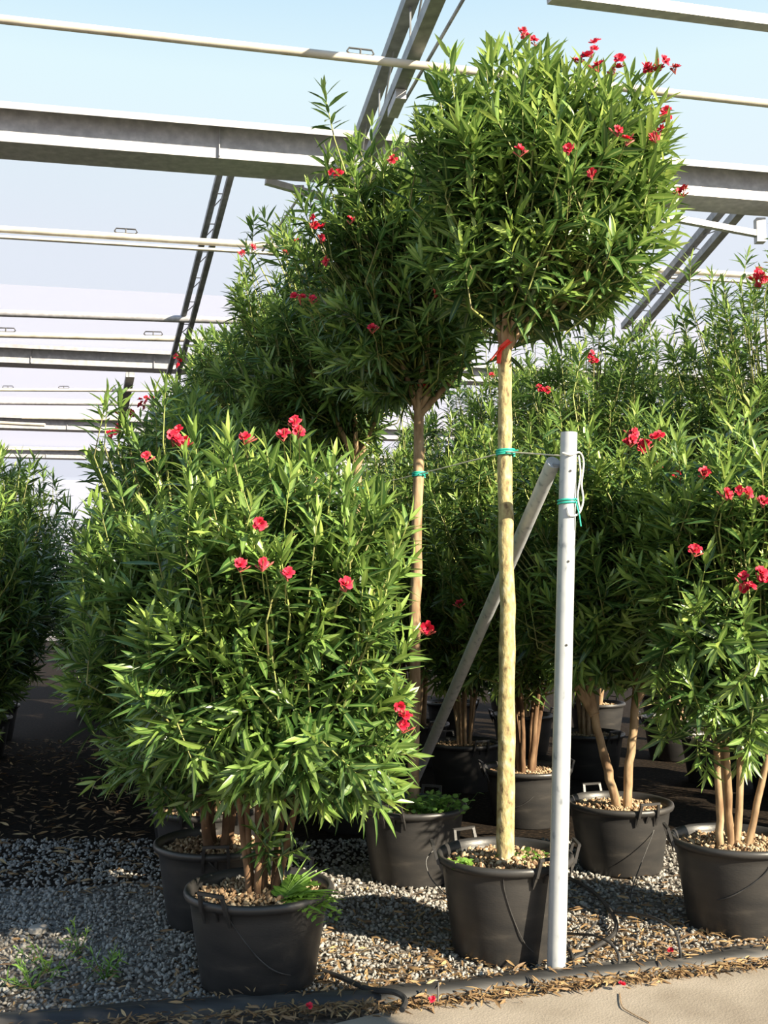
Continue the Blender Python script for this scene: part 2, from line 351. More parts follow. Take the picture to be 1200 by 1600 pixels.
# ------------------------------------------------------------------ pots
POTS = {}
def pot_mesh(h):
    if h not in POTS:
        mb = MB(); mb.lathe([(0.001, .0), (.205, 0), (.222, .004), (.228, .014), (.272, h-.075), (.276, h-.045), (.283, h-.036), (.296, h-.030), (.302, h-.016), (.298, h-.002), (.287, h+.002), (.276, h-.008), (.268, h-.03), (.262, h-.10), (.001, h-.10)], 44)
        me = bpy.data.meshes.new('pot'); me.from_pydata(mb.v, [], mb.f); me.polygons.foreach_set('use_smooth', [True]*len(me.polygons)); me.update(); me.materials.append(M['pot'])
        POTS[h] = me
    return POTS[h]
HANDLES = {}
def handle_mesh(h):
    if h not in HANDLES:
        mb = MB()
        for s in (-1, 1):
            mb.box((.296, s*.058, h-.035), (.318, s*.052, h+.040), .014, .012, up=(1, 0, 0))
            mb.add([(.281, s*.058-.006, h-.032), (.300, s*.058-.006, h-.030), (.276, s*.058-.006, h-.085), (.281, s*.058+.006, h-.032), (.300, s*.058+.006, h-.030), (.276, s*.058+.006, h-.085)], [(0, 1, 2), (5, 4, 3), (1, 4, 5, 2), (0, 3, 4, 1), (0, 2, 5, 3)])
        mb.box((.318, -.060, h+.040), (.318, .060, h+.040), .013, .012)
        mb.add([(.281, -.006, h-.032), (.300, -.006, h-.030), (.276, -.006, h-.07), (.281, .006, h-.032), (.300, .006, h-.030), (.276, .006, h-.07)], [(0, 1, 2), (5, 4, 3), (1, 4, 5, 2), (0, 3, 4, 1), (0, 2, 5, 3)])
        me = bpy.data.meshes.new('handle'); me.from_pydata(mb.v, [], mb.f); me.update(); me.materials.append(M['pot']); HANDLES[h] = me
    return HANDLES[h]
def make_mulch():
    rr = np.sqrt(rng.uniform(0, 1, 620))*.255; aa = rng.uniform(0, 6.28, 620)
    P = np.stack([rr*np.cos(aa), rr*np.sin(aa), .006+.018*(1-(rr/.27)**2)+rng.uniform(-.004, .008, 620)], -1)
    V, T, A = pebbles(P, rng.uniform(.007, .021, 620), (1, .62, .35), np.clip(rng.beta(2.4, 1.7, 620), 0, 1))
    me = np_mesh('mulch', V, T, A); me.materials.append(M['mulch']); return me
MULCH = [make_mulch() for _ in range(3)]
mb = MB(); mb.lathe([(.0005, .018), (.13, .012), (.22, .003), (.266, -.006)], 32)
SOIL = bpy.data.meshes.new('soil'); SOIL.from_pydata(mb.v, [], mb.f); SOIL.update(); SOIL.materials.append(M['soil'])
def add_pot(root, h, rot, sides=(0, 180)):
    p = link('pot', pot_mesh(h), parent=root)
    for s in sides:
        o = link('handle', handle_mesh(h), parent=p); o.rotation_euler = (0, 0, math.radians(rot+s))
    link('soil', SOIL, parent=root, loc=(0, 0, h-.055))
    o = link('mulch', random.choice(MULCH), parent=root, loc=(0, 0, h-.05)); o.rotation_euler = (0, 0, random.uniform(0, 6.28)); o['kind'] = 'stuff'
    return p

# ------------------------------------------------------------------ flowers
def flower_mesh(seed):
    r = random.Random(seed); V = []; T = []; tn = []
    for k in range(9):
        inn = k >= 5; a = 2*math.pi*k/(4 if inn else 5)+r.uniform(-.15, .15); cs, sn = math.cos(a), math.sin(a); L = r.uniform(.021, .027)*(.62 if inn else 1); wd = r.uniform(.012, .015)*(.7 if inn else 1); dp = r.uniform(-.004, .006)+(.008 if inn else 0)
        loc = [(.002, 0, 0), (L*.55, wd*.85, .006+dp*.3), (L*.6, 0, .003), (L*.55, -wd*.85, .006+dp*.3), (L, wd*.6, .006+dp), (L*1.04, -.002, .004+dp), (L*.97, -wd*.65, .007+dp)]
        b = len(V); V += [(x*cs-y*sn, x*sn+y*cs, z) for x, y, z in loc]; tn += [.1, .6, .45, .6, .9, .8, .9]
        T += [(b, b+2, b+1), (b, b+3, b+2), (b+1, b+2, b+5), (b+1, b+5, b+4), (b+2, b+3, b+6), (b+2, b+6, b+5)]
    me = np_mesh('flower', V, T, {'tint': np.clip(np.array(tn)+r.uniform(-.25, .15), 0, 1)}); me.materials.append(M['flower']); return me
FLOWERS = [flower_mesh(s) for s in range(6)]
def buds(root, pts):
    mb = MB()
    for p in pts:
        p = Vector(p)
        for k in range(random.randint(3, 6)):
            d = Vector((random.gauss(0, .6), random.gauss(0, .6), random.uniform(.4, 1.2))).normalized(); q = p-Vector((0, 0, .03))
            L = random.uniform(.03, .06)
            mb.tube([q, q+d*L*.55, q+d*L*.85, q+d*L], [.0018, .0022, .0045, .001], 5)
    o = mb.build('flower_buds', 'bud', root); o['kind'] = 'stuff'
def flowers(root, spots, toward=(0, -.8, .5)):
    """spots: (px, py, Y, count) read off the photo, Y = distance of that side of the plant"""
    base = Vector(root.location); pts = []
    for px, py, Y, cnt in spots:
        p = atY(px, py, Y)-base; pts.append(p)
        for k in range(cnt):
            q = p+Vector((random.gauss(0, .020), random.gauss(0, .02), random.gauss(0, .016)))*(0 if cnt == 1 else 1)
            o = link('flower', random.choice(FLOWERS), parent=root, loc=q)
            d = (Vector(toward)+Vector((random.gauss(0, .45), random.gauss(0, .3), random.gauss(0, .35)))).normalized()
            o.rotation_euler = d.to_track_quat('Z', 'Y').to_euler(); s = random.uniform(.85, 1.2); o.scale = (s, s, s)
    buds(root, pts); mb = MB()
    for p in pts:
        q = p+Vector((-p.x*.06+random.gauss(0, .012), .07, -.05)); mb.tube([p-Vector((0, 0, .012)), p*.5+q*.5+Vector((0, 0, -.012)), q, q+Vector((-p.x*.06, .12, -.07))], [.0012, .0016, .002, .0024], 5)
    o = mb.build('flower_stalks', 'twig', root); o['kind'] = 'stuff'

# ------------------------------------------------------------------ plant builder
NEAR = []
def stem(root, name, pts, rad, mat='bark', seg=9):
    sp_ = spline(pts, 6); nn = len(sp_); pp = [p+Vector((random.gauss(0, .0022), random.gauss(0, .0022), 0)) for p in sp_]
    rr = [rad[0]+(rad[1]-rad[0])*i/(nn-1) for i in range(nn)]; rr = [q*random.uniform(.94, 1.07) for q in rr]
    mb = MB(); mb.tube(pp, rr, seg); return mb.build(name, mat, root)
def finish(root, parts, near, extra=()):
    parts = list(parts)+list(extra); data = merge([p[0] for p in parts]); tw = [p[1] for p in parts]
    V = np.concatenate([t_[0] for t_ in tw]); off = np.cumsum([0]+[len(t_[0]) for t_ in tw])[:-1]
    T = np.concatenate([t_[1]+o_ for t_, o_ in zip(tw, off)])
    o = link('twigs', np_mesh('twigs', V, T), 'twig', root); o['kind'] = 'stuff'
    if near: NEAR.append((root, data))
    else:
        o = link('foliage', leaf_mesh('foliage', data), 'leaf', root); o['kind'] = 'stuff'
def shrub(loc, label, crowns, h=.376, rot=-60, stems=6, stem_r=(.022, .012), top=1.25, fan=.3, near=False, group=None, sides=(0, 180), stem_list=None, extra=(), name='potted_oleander', lean=(0, 0), smat='bark'):
    root = empty(name, loc, label, 'potted plant', group)
    add_pot(root, h, rot, sides)
    if stem_list is None:
        stem_list = []
        for k in range(stems):
            a = 2*math.pi*k/stems+random.uniform(-.3, .3); b = random.uniform(.03, .07); f_ = fan*random.uniform(.6, 1.15)
            stem_list.append([(b*math.cos(a), b*math.sin(a), h-.07), (f_*.45*math.cos(a)+lean[0]*.3, f_*.45*math.sin(a)+lean[1]*.3, h+(top-h)*.45), (f_*math.cos(a)+lean[0], f_*math.sin(a)+lean[1], top*random.uniform(.9, 1.1))])
    for s in stem_list: stem(root, 'stem', s, (stem_r[0]*random.uniform(.8, 1.15), stem_r[1]), smat)
    finish(root, [crown(**c) for c in crowns], near, extra)
    return root
def tree(loc, label, trunk, tr, crowns, branches, h=.41, rot=-60, near=False, group=None, sides=(0, 180), mat='bark', extra=()):
    root = empty('standard_oleander', loc, label, 'potted tree', group)
    add_pot(root, h, rot, sides); stem(root, 'trunk', trunk, tr, mat, 14)
    for b in branches: stem(root, 'branch', b, (.022, .010), 'bark', 8)
    finish(root, [crown(**c) for c in crowns], near, extra); return root
def copy_tree(o, parent=None):
    c = o.copy(); col.objects.link(c); c.parent = parent
    for ch in list(o.children): copy_tree(ch, c)
    return c
def fan_branches(p, top, spread, nb, off=(0, 0)):
    out = []
    for k in range(nb):
        a = 2*math.pi*k/nb+random.uniform(-.35, .35); s = spread*random.uniform(.6, 1.1)
        out.append([p, (p[0]+.35*s*math.cos(a)+off[0]*.3, p[1]+.35*s*math.sin(a)+off[1]*.3, p[2]+(top-p[2])*.45), (p[0]+s*math.cos(a)+off[0], p[1]+s*math.sin(a)+off[1], top*random.uniform(.97, 1.05))])
    return out

def px_shoot(px, py, Y, ax, ln, base, wh=7, size=.13, young=.4):
    p = (np.array(atY(px, py, Y))-np.array(base))[None]; ax = unit(np.array([ax], float))
    return shoot_leaves(p, ax, np.array([ln]), size, wh, young), tubes3(p-ax*ln*1.6, p, .0048, .002)
# ================================================================== the near plants
GT = 'standard oleanders in a row'; GL = 'bushy oleanders in the left row'; GR = 'bushy oleanders in the right row'
# --- tall standard in front
random.seed(21)
t1_top = [px_shoot(x, y, Y, (dx, -.1, 1.0), .36, (.53, 4.60, 0), 8, .165, .85) for x, y, Y, dx in ((775, 78, 4.6, -.15), (800, 76, 4.5, .0), (826, 84, 4.5, .1), (690, 130, 4.6, -.3), (722, 140, 4.5, -.25), (855, 112, 4.4, 0), (885, 118, 4.4, .05), (915, 108, 4.4, .1),
          (945, 122, 4.4, .15), (985, 125, 4.5, .2), (1012, 122, 4.5, .3), (1025, 118, 4.45, .35), (1030, 165, 4.4, .45), (1040, 210, 4.4, .5), (655, 190, 4.6, -.45), (1035, 260, 4.35, .7), (1045, 330, 4.3, .9), (1040, 390, 4.4, 1.2), (645, 245, 4.5, -.6), (760, 110, 4.4, -.1), (1050, 350, 4.5, 1.0))]
T1 = tree((.53, 4.60, 0), 'tall standard oleander with long bare yellowish trunk beside the white post', [(0, 0, .34), (.012, 0, .9), (.02, 0, 1.5), (.018, 0, 2.1), (.022, 0, 2.68)], (.040, .031),
          [dict(c=(.19, .05, 3.32), r=(.58, .52, .48), n=470, core=(-.12, 0, -.48), up=.55, size=.165, spike=.07, young=.62),
           dict(c=(.22, .0, 3.52), r=(.54, .46, .27), n=160, core=(-.15, 0, -.9), up=.7, size=.16, spike=.05, young=.75, low=-.4)],
          fan_branches((.022, 0, 2.64), 3.15, .34, 6, (.12, 0)), h=.42, rot=-60, near=True, group=GT, sides=(0, 180, 62, 242), mat='lichen', extra=t1_top)
# --- second standard
T2 = tree((.158, 5.75, 0), 'second standard oleander behind the tallest one, green weeds in its pot', [(0, 0, .34), (.01, 0, .9), (.02, 0, 1.6), (.035, 0, 2.2), (.038, 0, 2.62)], (.033, .028),
          [dict(c=(-.08, .05, 3.28), r=(.60, .60, .58), n=400, core=(.1, 0, -.5), up=.6, size=.145, spike=.12),
           dict(c=(-.12, .0, 3.62), r=(.46, .46, .36), n=120, core=(.1, 0, -.8), up=.8, size=.145, spike=.12, low=-.4)],
          fan_branches((.036, 0, 2.58), 3.0, .34, 5)+[[(.037, 0, 2.55), (.16, -.05, 2.68), (.33, -.1, 2.86)]], h=.40, rot=-112, near=True, group=GT)
# --- third standard
T3 = tree((-.20, 6.95, 0), 'third standard oleander, shaded crown, trunk beside the grey column', [(0, 0, .34), (.0, 0, 1.0), (.01, 0, 1.7), (.015, 0, 2.45)], (.034, .028),
          [dict(c=(-.25, .05, 3.20), r=(.66, .62, .62), n=400, core=(.2, 0, -.5), up=.6, size=.145, spike=.12)],
          fan_branches((.015, 0, 2.42), 2.9, .34, 6, (-.1, 0)), h=.40, rot=-80, near=False, group=GT)
# --- front left shrub
b1 = (-.505, 4.248, 0)
L1 = shrub(b1, 'front bushy oleander with red blooms in the nearest black tub', [
        dict(c=(.06, .0, 1.56), r=(.52, .50, .50), n=400, core=(0, 0, -.7), up=.5, size=.165, spike=.07, young=.6),
        dict(c=(.18, -.04, .98), r=(.42, .40, .36), n=140, core=(-.05, 0, .1), up=.1, size=.165, young=.4, low=-.9, slen=(.16, .28)),
        dict(c=(-.20, .0, 1.08), r=(.36, .38, .30), n=80, core=(.1, 0, .2), up=.1, size=.165, young=.35, low=-.8, slen=(.16, .28))],
        rot=-118, stem_list=[[(-.03, -.02, .30), (-.08, -.02, .7), (-.16, .02, 1.35)], [(.02, .02, .30), (.02, .06, .8), (.03, .1, 1.4)], [(-.02, .05, .30), (-.10, .08, .75), (-.20, .12, 1.3)],
        [(.05, -.02, .30), (.13, -.02, .62), (.24, -.03, 1.2)], [(.0, -.03, .30), (-.0, -.05, .7), (-.02, -.1, 1.3)], [(.05, .03, .3), (.1, .08, .8), (.16, .15, 1.4)], [(-.04, .0, .30), (-.05, -.04, .75), (-.09, -.06, 1.3)]],
        stem_r=(.0165, .011), near=True, group=GL, smat='shadedbark',
        extra=[px_shoot(395, 1292, 4.12, (-.35, -.5, .75), .20, b1, 6, .115), px_shoot(425, 1300, 4.15, (.2, -.6, .7), .18, b1, 6, .11), px_shoot(470, 1325, 4.1, (.6, -.5, .35), .15, b1, 5, .09), px_shoot(385, 1235, 4.0, (-.3, -.7, -.1), .22, b1, 6, .14), px_shoot(440, 1250, 3.95, (.1, -.7, -.3), .22, b1, 6, .14), px_shoot(350, 1200, 4.0, (-.5, -.6, -.1), .22, b1, 6, .14), px_shoot(500, 1265, 4.0, (.4, -.4, -.5), .22, b1, 6, .14), px_shoot(410, 1190, 3.95, (0, -.8, .1), .22, b1, 6, .15)])
# --- right corner shrub
R1 = shrub((1.655, 4.93, 0), 'oleander with pale bare stems in the tub cut by the right edge', [
        dict(c=(.08, .05, 1.75), r=(.52, .52, .54), n=400, core=(0, 0, -.7), up=.55, size=.165, spike=.09, young=.65),
        dict(c=(-.12, -.15, 1.10), r=(.32, .30, .42), n=70, core=(.1, .1, .2), up=.1, size=.145, young=.4, low=-.9, slen=(.15, .26))],
        h=.41, rot=175, stem_list=[[(-.04, -.05, .33), (-.05, -.06, .8), (-.07, -.05, 1.4)], [(.03, -.05, .33), (.13, -.06, .75), (.25, -.06, 1.4)], [(-.01, -.03, .33), (.02, -.03, .7), (.05, 0, 1.5)],
        [(-.09, -.06, .33), (-.10, -.08, .62), (-.12, -.1, 1.1)], [(.0, .05, .33), (-.02, .1, .8), (-.05, .2, 1.5)]], stem_r=(.021, .013), near=True, group=GR)
# --- two-stemmed shrub
R2 = shrub((1.341, 5.944, 0), 'oleander on two thick tan stems in tub behind the post', [
        dict(c=(.0, .0, 1.85), r=(.60, .58, .62), n=440, core=(0, 0, -.8), up=.55, size=.165, spike=.10, young=.6),
        dict(c=(-.02, .0, 1.22), r=(.50, .45, .30), n=80, core=(0, 0, .2), up=.15, size=.145, young=.35, low=-.8)],
        rot=-72, stem_list=[[(-.01, -.03, .30), (-.07, -.04, .55), (-.14, -.03, .86), (-.22, 0, 1.4)], [(.03, -.04, .30), (.05, -.04, .6), (.10, -.02, .95), (.12, .05, 1.5)], [(-.14, -.03, .86), (-.22, -.05, 1.0), (-.3, -.05, 1.2)], [(.10, -.02, .95), (.2, -.03, 1.1), (.28, 0, 1.3)]],
        stem_r=(.030, .022), near=True, group=GR, sides=(0, 180))
# --- second left shrub
L2 = shrub((-.80, 5.02, 0), 'bushy oleander in the second tub of the left row, handle toward camera', [
        dict(c=(-.04, .0, 1.48), r=(.64, .58, .58), n=440, core=(0, 0, -.7), up=.5, size=.165, spike=.08, young=.45),
        dict(c=(-.12, -.05, .84), r=(.46, .42, .38), n=160, core=(.05, 0, .1), up=.1, size=.145, young=.25, low=-.8)],
        rot=-82, stems=6, top=1.2, near=True, group=GL, h=.376, smat='shadedbark')
R3 = shrub((.97, 7.09, 0), 'oleander with dark stems in the mud-stained tub between post and trunk', [
        dict(c=(.0, .0, 1.85), r=(.66, .60, .78), n=420, core=(0, 0, -.9), up=.6, size=.145, spike=.12, young=.6),
        dict(c=(.0, .0, 1.15), r=(.45, .4, .3), n=60, core=(0, 0, .2), up=.1, size=.14, low=-.7)],
        rot=8, stems=7, top=1.3, fan=.26, near=False, group=GR, smat='shadedbark')
R4 = shrub((.64, 8.31, 0), 'oleander with many thin pale stems in the dusty tub behind the tan trunk', [
        dict(c=(.0, .0, 1.75), r=(.66, .60, .85), n=420, core=(0, 0, -.9), up=.6, size=.145, spike=.12, young=.6),
        dict(c=(.05, .0, .95), r=(.42, .4, .34), n=80, core=(0, 0, .2), up=.1, size=.14, low=-.8)],
        rot=-68, stems=10, stem_r=(.014, .01), top=1.2, fan=.24, near=False, group=GR)

# ================================================================== rows further back (copies of four kinds)
def place(proto, loc, rz, label, group, s=1.0):
    o = copy_tree(proto); o.location = loc; o.rotation_euler = (0, 0, rz); o.scale = (s, s, s); tag(o, label, None, group); return o
PA = shrub((-.99, 5.82, 0), 'bushy oleander in the third tub of the left row', [dict(c=(-.05, 0, 1.62), r=(.74, .66, .80), n=440, core=(0, 0, -.8), up=.5, size=.15, spike=.10, young=.45), dict(c=(0, 0, .85), r=(.5, .48, .36), n=130, core=(0, 0, .1), up=.1, size=.15, low=-.8)], rot=-95, stems=7, top=1.2, group=GL, smat='shadedbark')
for i, (x, y, rz, s, lb) in enumerate([
        (-1.20, 6.62, 1.1, 1.04, 'bushy oleander fourth from the front in the shaded left row'),
        (-1.42, 7.45, 2.4, 1.08, 'bushy oleander fifth from the front in the shaded left row'),
        (-1.66, 8.30, 3.9, 1.0, 'bushy oleander sixth from the front in the shaded left row'),
        (-1.90, 9.20, 5.2, 1.02, 'bushy oleander seventh from the front in the shaded left row')]):
    place(PA, (x, y, 0), rz, lb, GL, s)
for i, (x, y, rz, s, lb) in enumerate([
        (-3.15, 7.4, .6, 1.0, 'dark oleander nearest the camera across the path at far left'),
        (-3.50, 8.6, 2.0, 1.02, 'dark oleander second in the row across the path'),
        (-3.84, 9.8, 3.1, 1.04, 'dark oleander third in the row across the path, tub at left edge'),
        (-4.18, 11.0, 4.4, 1.0, 'dark oleander fourth in the row across the path'),
        (-3.60, 12.9, 5.6, .95, 'farthest dark oleander in the row across the path'),
        (-2.95, 14.4, 1.6, 1.0, 'dark oleander closing the far end of the path'), (-2.25, 10.6, 2.7, 1.0, 'dark oleander at the bend of the path behind the left row')]):
    place(PA, (x, y, 0), rz, lb, 'oleanders across the path', s)
PB = shrub((.30, 9.50, 0), 'oleander fifth in the right row, behind the thin-stemmed one', [dict(c=(0, 0, 1.95), r=(.72, .66, .95), n=440, core=(0, 0, -.9), up=.6, size=.145, spike=.14, young=.65), dict(c=(0, 0, 1.0), r=(.45, .45, .35), n=70, core=(0, 0, .2), up=.1, size=.14, low=-.8)], rot=-60, stems=7, top=1.4, group=GR)
for (x, y, rz, s, lb, g_) in [
        (-.05, 10.7, 1.0, 1.0, 'farthest oleander in the right row, seen between the trunks', GR),
        (3.55, 6.10, 2.2, .98, 'oleander beyond the right edge, second row nearest plant', 'oleanders in the second right row'),
        (3.25, 7.35, 3.4, 1.0, 'oleander low at the right edge behind the corner tub', 'oleanders in the second right row'),
        (2.75, 8.60, 4.6, 1.0, 'oleander in shade behind the two-stemmed one, second right row', 'oleanders in the second right row')]:
    place(PB, (x, y, 0), rz, lb, g_, s)
PC = shrub((1.75, 8.85, 0), 'tall loose oleander rising behind the right rows near the trunk top', [dict(c=(0, 0, 2.50), r=(.80, .72, 1.20), n=520, core=(0, 0, -1.1), up=.65, size=.145, spike=.18, young=.55)], rot=-60, stems=7, top=1.9, group='tall oleanders at the back right')
for (x, y, rz, s, lb) in [
        (1.35, 10.1, 1.3, 1.03, 'tall loose oleander seen just right of the tan trunk'),
        (3.15, 8.15, 2.9, 1.08, 'tallest oleander at the right edge under the gutter'),
        (2.75, 9.8, 4.1, 1.05, 'tall oleander left of the tallest one at the right'),
        (2.30, 11.2, 5.0, 1.02, 'farthest tall oleander at the back right'),
        (.75, 11.4, .4, .98, 'tall oleander far behind the tan trunk'),
        (.10, 12.7, 2.2, .85, 'rear hedge oleander behind the bare trunk of the second tree'),
        (1.55, 12.9, 3.3, .85, 'rear hedge oleander behind the white post'),
        (3.35, 12.4, 1.1, .95, 'rear hedge oleander at the right, deep in shade')]:
    place(PC, (x, y, 0), rz, lb, 'tall oleanders at the back right', s)
PD = tree((-.58, 8.20, 0), 'fourth standard oleander of the row, dark crown', [(0, 0, .34), (.0, 0, 1.2), (.01, 0, 2.45)], (.034, .028),
          [dict(c=(-.20, 0, 3.22), r=(.74, .70, .68), n=430, core=(.2, 0, -.5), up=.6, size=.145, spike=.12)], fan_branches((.01, 0, 2.42), 2.9, .34, 6, (-.1, 0)), rot=-80, group=GT)
for (x, y, rz, s, lb) in [(-.98, 9.45, .5, 1.0, 'fifth standard oleander of the row, dark crown'), (-1.38, 10.7, -.4, 1.02, 'sixth standard oleander of the row, dark crown'),
        (-1.78, 11.95, .3, 1.0, 'seventh standard oleander of the row, red blooms above the left hedge'), (-2.18, 13.2, -.2, 1.0, 'farthest standard oleander visible above the left hedge')]:
    place(PD, (x, y, 0), rz, lb, GT, s)

place(PD, (2.5, 1.42, 0), 1.0, 'unseen standard oleander right of the camera, added for its shade', 'oleanders added out of view for shade', .68)  # unseen tree, added to shade the front tub and the left gravel
# ================================================================== split off the leaves that show largest on the near plants
cells = {}
near_world = []
for pi, (root, data) in enumerate(NEAR):
    B, R, L, tint, ti = data; C_ = B+R[:, :, 0]*L[:, None]*.5+np.array(root.location)
    x, y, d = proj(C_); near_world.append((x, y, d))
    cx = (x//11).astype(int); cy = (y//11).astype(int)
    for i in np.nonzero((x > 0) & (x < 1200) & (y > 0) & (y < 1600))[0]:
        key = (cx[i], cy[i]); 
        if key not in cells or d[i] < cells[key][0]: cells[key] = (d[i], pi, i)
win = {}
for d_, pi, i in cells.values(): win.setdefault(pi, []).append(i)
for pi, (root, data) in enumerate(NEAR):
    B, R, L, tint, ti = data; idx = np.array(win.get(pi, []), int)
    W = B[idx]+np.array(root.location); view = unit(np.array([0, 0, EYE])-W); nz_ = np.abs((R[idx][:, :, 2]*view).sum(-1)); along = np.abs((R[idx][:, :, 0]*view).sum(-1))
    area = L[idx]**2*(nz_*.8+.1)*np.sqrt(1-along**2+.02)/near_world[pi][2][idx]**2
    pick = idx[np.argsort(-area)[:300]]
    mask = np.ones(len(B), bool); mask[pick] = False
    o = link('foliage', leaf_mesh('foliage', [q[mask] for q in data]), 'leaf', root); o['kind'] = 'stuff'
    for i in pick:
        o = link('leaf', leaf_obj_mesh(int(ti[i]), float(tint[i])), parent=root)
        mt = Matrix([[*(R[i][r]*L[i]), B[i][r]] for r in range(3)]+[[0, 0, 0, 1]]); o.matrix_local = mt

# ================================================================== flowers seen in the photo
flowers(T1, [(818, 47, 4.55, 2), (836, 62, 4.5, 2), (908, 88, 4.3, 2), (925, 80, 4.3, 2), (935, 102, 4.25, 1), (960, 108, 4.3, 2), (1015, 102, 4.4, 3), (1028, 98, 4.4, 2), (1055, 106, 4.45, 1), (1042, 182, 4.4, 2), (1024, 213, 4.3, 2),
        (965, 203, 4.1, 1), (978, 217, 4.08, 1), (888, 232, 3.95, 1), (812, 234, 4.0, 1), (925, 270, 4.0, 1), (1066, 298, 4.4, 1)])
flowers(T2, [(610, 248, 5.35, 2), (527, 272, 5.5, 2), (490, 348, 5.4, 4), (502, 372, 5.35, 1), (547, 342, 5.3, 1), (470, 468, 5.2, 2), (488, 466, 5.2, 1), (582, 512, 5.0, 1), (680, 456, 5.0, 1), (510, 408, 5.25, 1)])
flowers(T3, [(460, 380, 6.5, 2), (395, 386, 6.6, 1), (378, 395, 6.5, 1), (447, 390, 6.5, 1)])
flowers(L1, [(460, 658, 4.0, 1), (466, 674, 4.0, 1), (443, 678, 3.95, 1), (382, 683, 3.95, 1), (405, 818, 3.72, 1), (375, 881, 3.66, 1), (410, 880, 3.64, 1), (450, 895, 3.64, 1), (540, 912, 3.66, 1), (632, 1110, 3.85, 2), (630, 1133, 3.86, 1), (668, 981, 3.95, 1)])
flowers(L2, [(270, 688, 4.6, 2), (290, 690, 4.6, 2), (280, 680, 4.6, 2), (228, 712, 4.6, 1)])
flowers(R1, [(1162, 908, 4.3, 3), (1187, 898, 4.3, 3), (1135, 771, 4.4, 1), (1155, 766, 4.4, 1), (1168, 770, 4.4, 1), (1192, 783, 4.4, 1), (1100, 738, 4.5, 1), (1086, 859, 4.4, 1)])
flowers(R2, [(985, 690, 5.25, 4), (1005, 700, 5.25, 4), (1014, 692, 5.25, 3), (1032, 736, 5.25, 2), (1056, 741, 5.25, 2), (1030, 680, 5.4, 1), (985, 672, 5.3, 2)])
flowers(R3, [(718, 942, 6.3, 1), (788, 767, 6.3, 1)])
flowers(PC, [(918, 552, 8.0, 4), (926, 562, 8.0, 3), (768, 585, 8.2, 1), (787, 612, 8.2, 1), (845, 605, 8.0, 3), (858, 607, 8.0, 2)])
far_red = [o for o in bpy.data.objects if o.get('label') in ('fifth standard oleander of the row, dark crown', 'seventh standard oleander of the row, red blooms above the left hedge', 'tallest oleander at the right edge under the gutter', 'bushy oleander fifth from the front in the shaded left row')]
for o in far_red:
    sp_ = {'fifth': [(275, 563, 8.7, 4)], 'seven': [(226, 622, 11.2, 5), (222, 630, 11.2, 4)], 'talle': [(1185, 432, 7.7, 4), (1178, 440, 7.7, 3)], 'bushy': [(190, 645, 6.8, 3), (168, 672, 6.7, 2), (186, 672, 6.8, 2)]}[o['label'][:5]]
    base = Vector(o.location); inv = (Matrix.Translation(o.location) @ o.rotation_euler.to_matrix().to_4x4() @ Matrix.Diagonal((*o.scale, 1))).inverted()
    for px, py, Y, cnt in sp_:
        for k in range(cnt):
            q = inv @ (atY(px, py, Y)+Vector((random.gauss(0, .035), random.gauss(0, .03), random.gauss(0, .03))))
            f_ = link('flower', random.choice(FLOWERS), parent=o, loc=q); f_.rotation_euler = (1.0+random.gauss(0, .4), random.gauss(0, .4), random.uniform(0, 6))
            f_.scale = (1.25,)*3

# ================================================================== weeds in tubs and on the ground
def round_leaf_weed(name, parent, centre, n, spread, hgt, label=None):
    B = np.stack([rng.normal(0, spread[0], n), rng.normal(0, spread[1], n), rng.uniform(.02, hgt, n)], -1); D = unit(np.stack([rng.normal(0, 1, n), rng.normal(-.3, 1, n), rng.uniform(-.2, .5, n)], -1))
    N = np.tile([[0, -.3, 1.]], (n, 1))+rng.normal(0, .3, (n, 3)); R = frames(D, N); L = rng.uniform(.022, .045, n)
    V = TV[rng.integers(0, 6, n)]*np.array([1, 3.8, 1])*L[:, None, None]; V = np.einsum('nij,nvj->nvi', R, V)+B[:, None]
    T = (LT[None]+(np.arange(n)*11)[:, None, None]).reshape(-1, 3)
    V1, T1_ = tubes3(np.stack([B[:, 0]*.6, B[:, 1]*.6, np.zeros(n)], -1), B, .0015, .001)
    Vn = V.reshape(-1, 3); me = np_mesh(name, np.concatenate([Vn, V1]), np.concatenate([T, T1_+len(Vn)]), {'tint': np.concatenate([np.repeat(rng.uniform(0, 1, n), 11), np.full(len(V1), .3)]), 'rib': np.concatenate([np.tile(LR, n), np.zeros(len(V1))])})
    o = link(name, me, 'weed', parent, centre); o['kind'] = 'stuff'; return o
round_leaf_weed('clover_weed', T2, (.12, -.10, .35), 230, (.08, .06), .12)
round_leaf_weed('clover_weed', T2, (-.14, -.14, .35), 40, (.05, .03), .05)
round_leaf_weed('clover_weed', T1, (-.20, -.12, .37), 26, (.03, .04), .05)
round_leaf_weed('clover_weed', T1, (.12, .04, .37), 40, (.07, .05), .03)
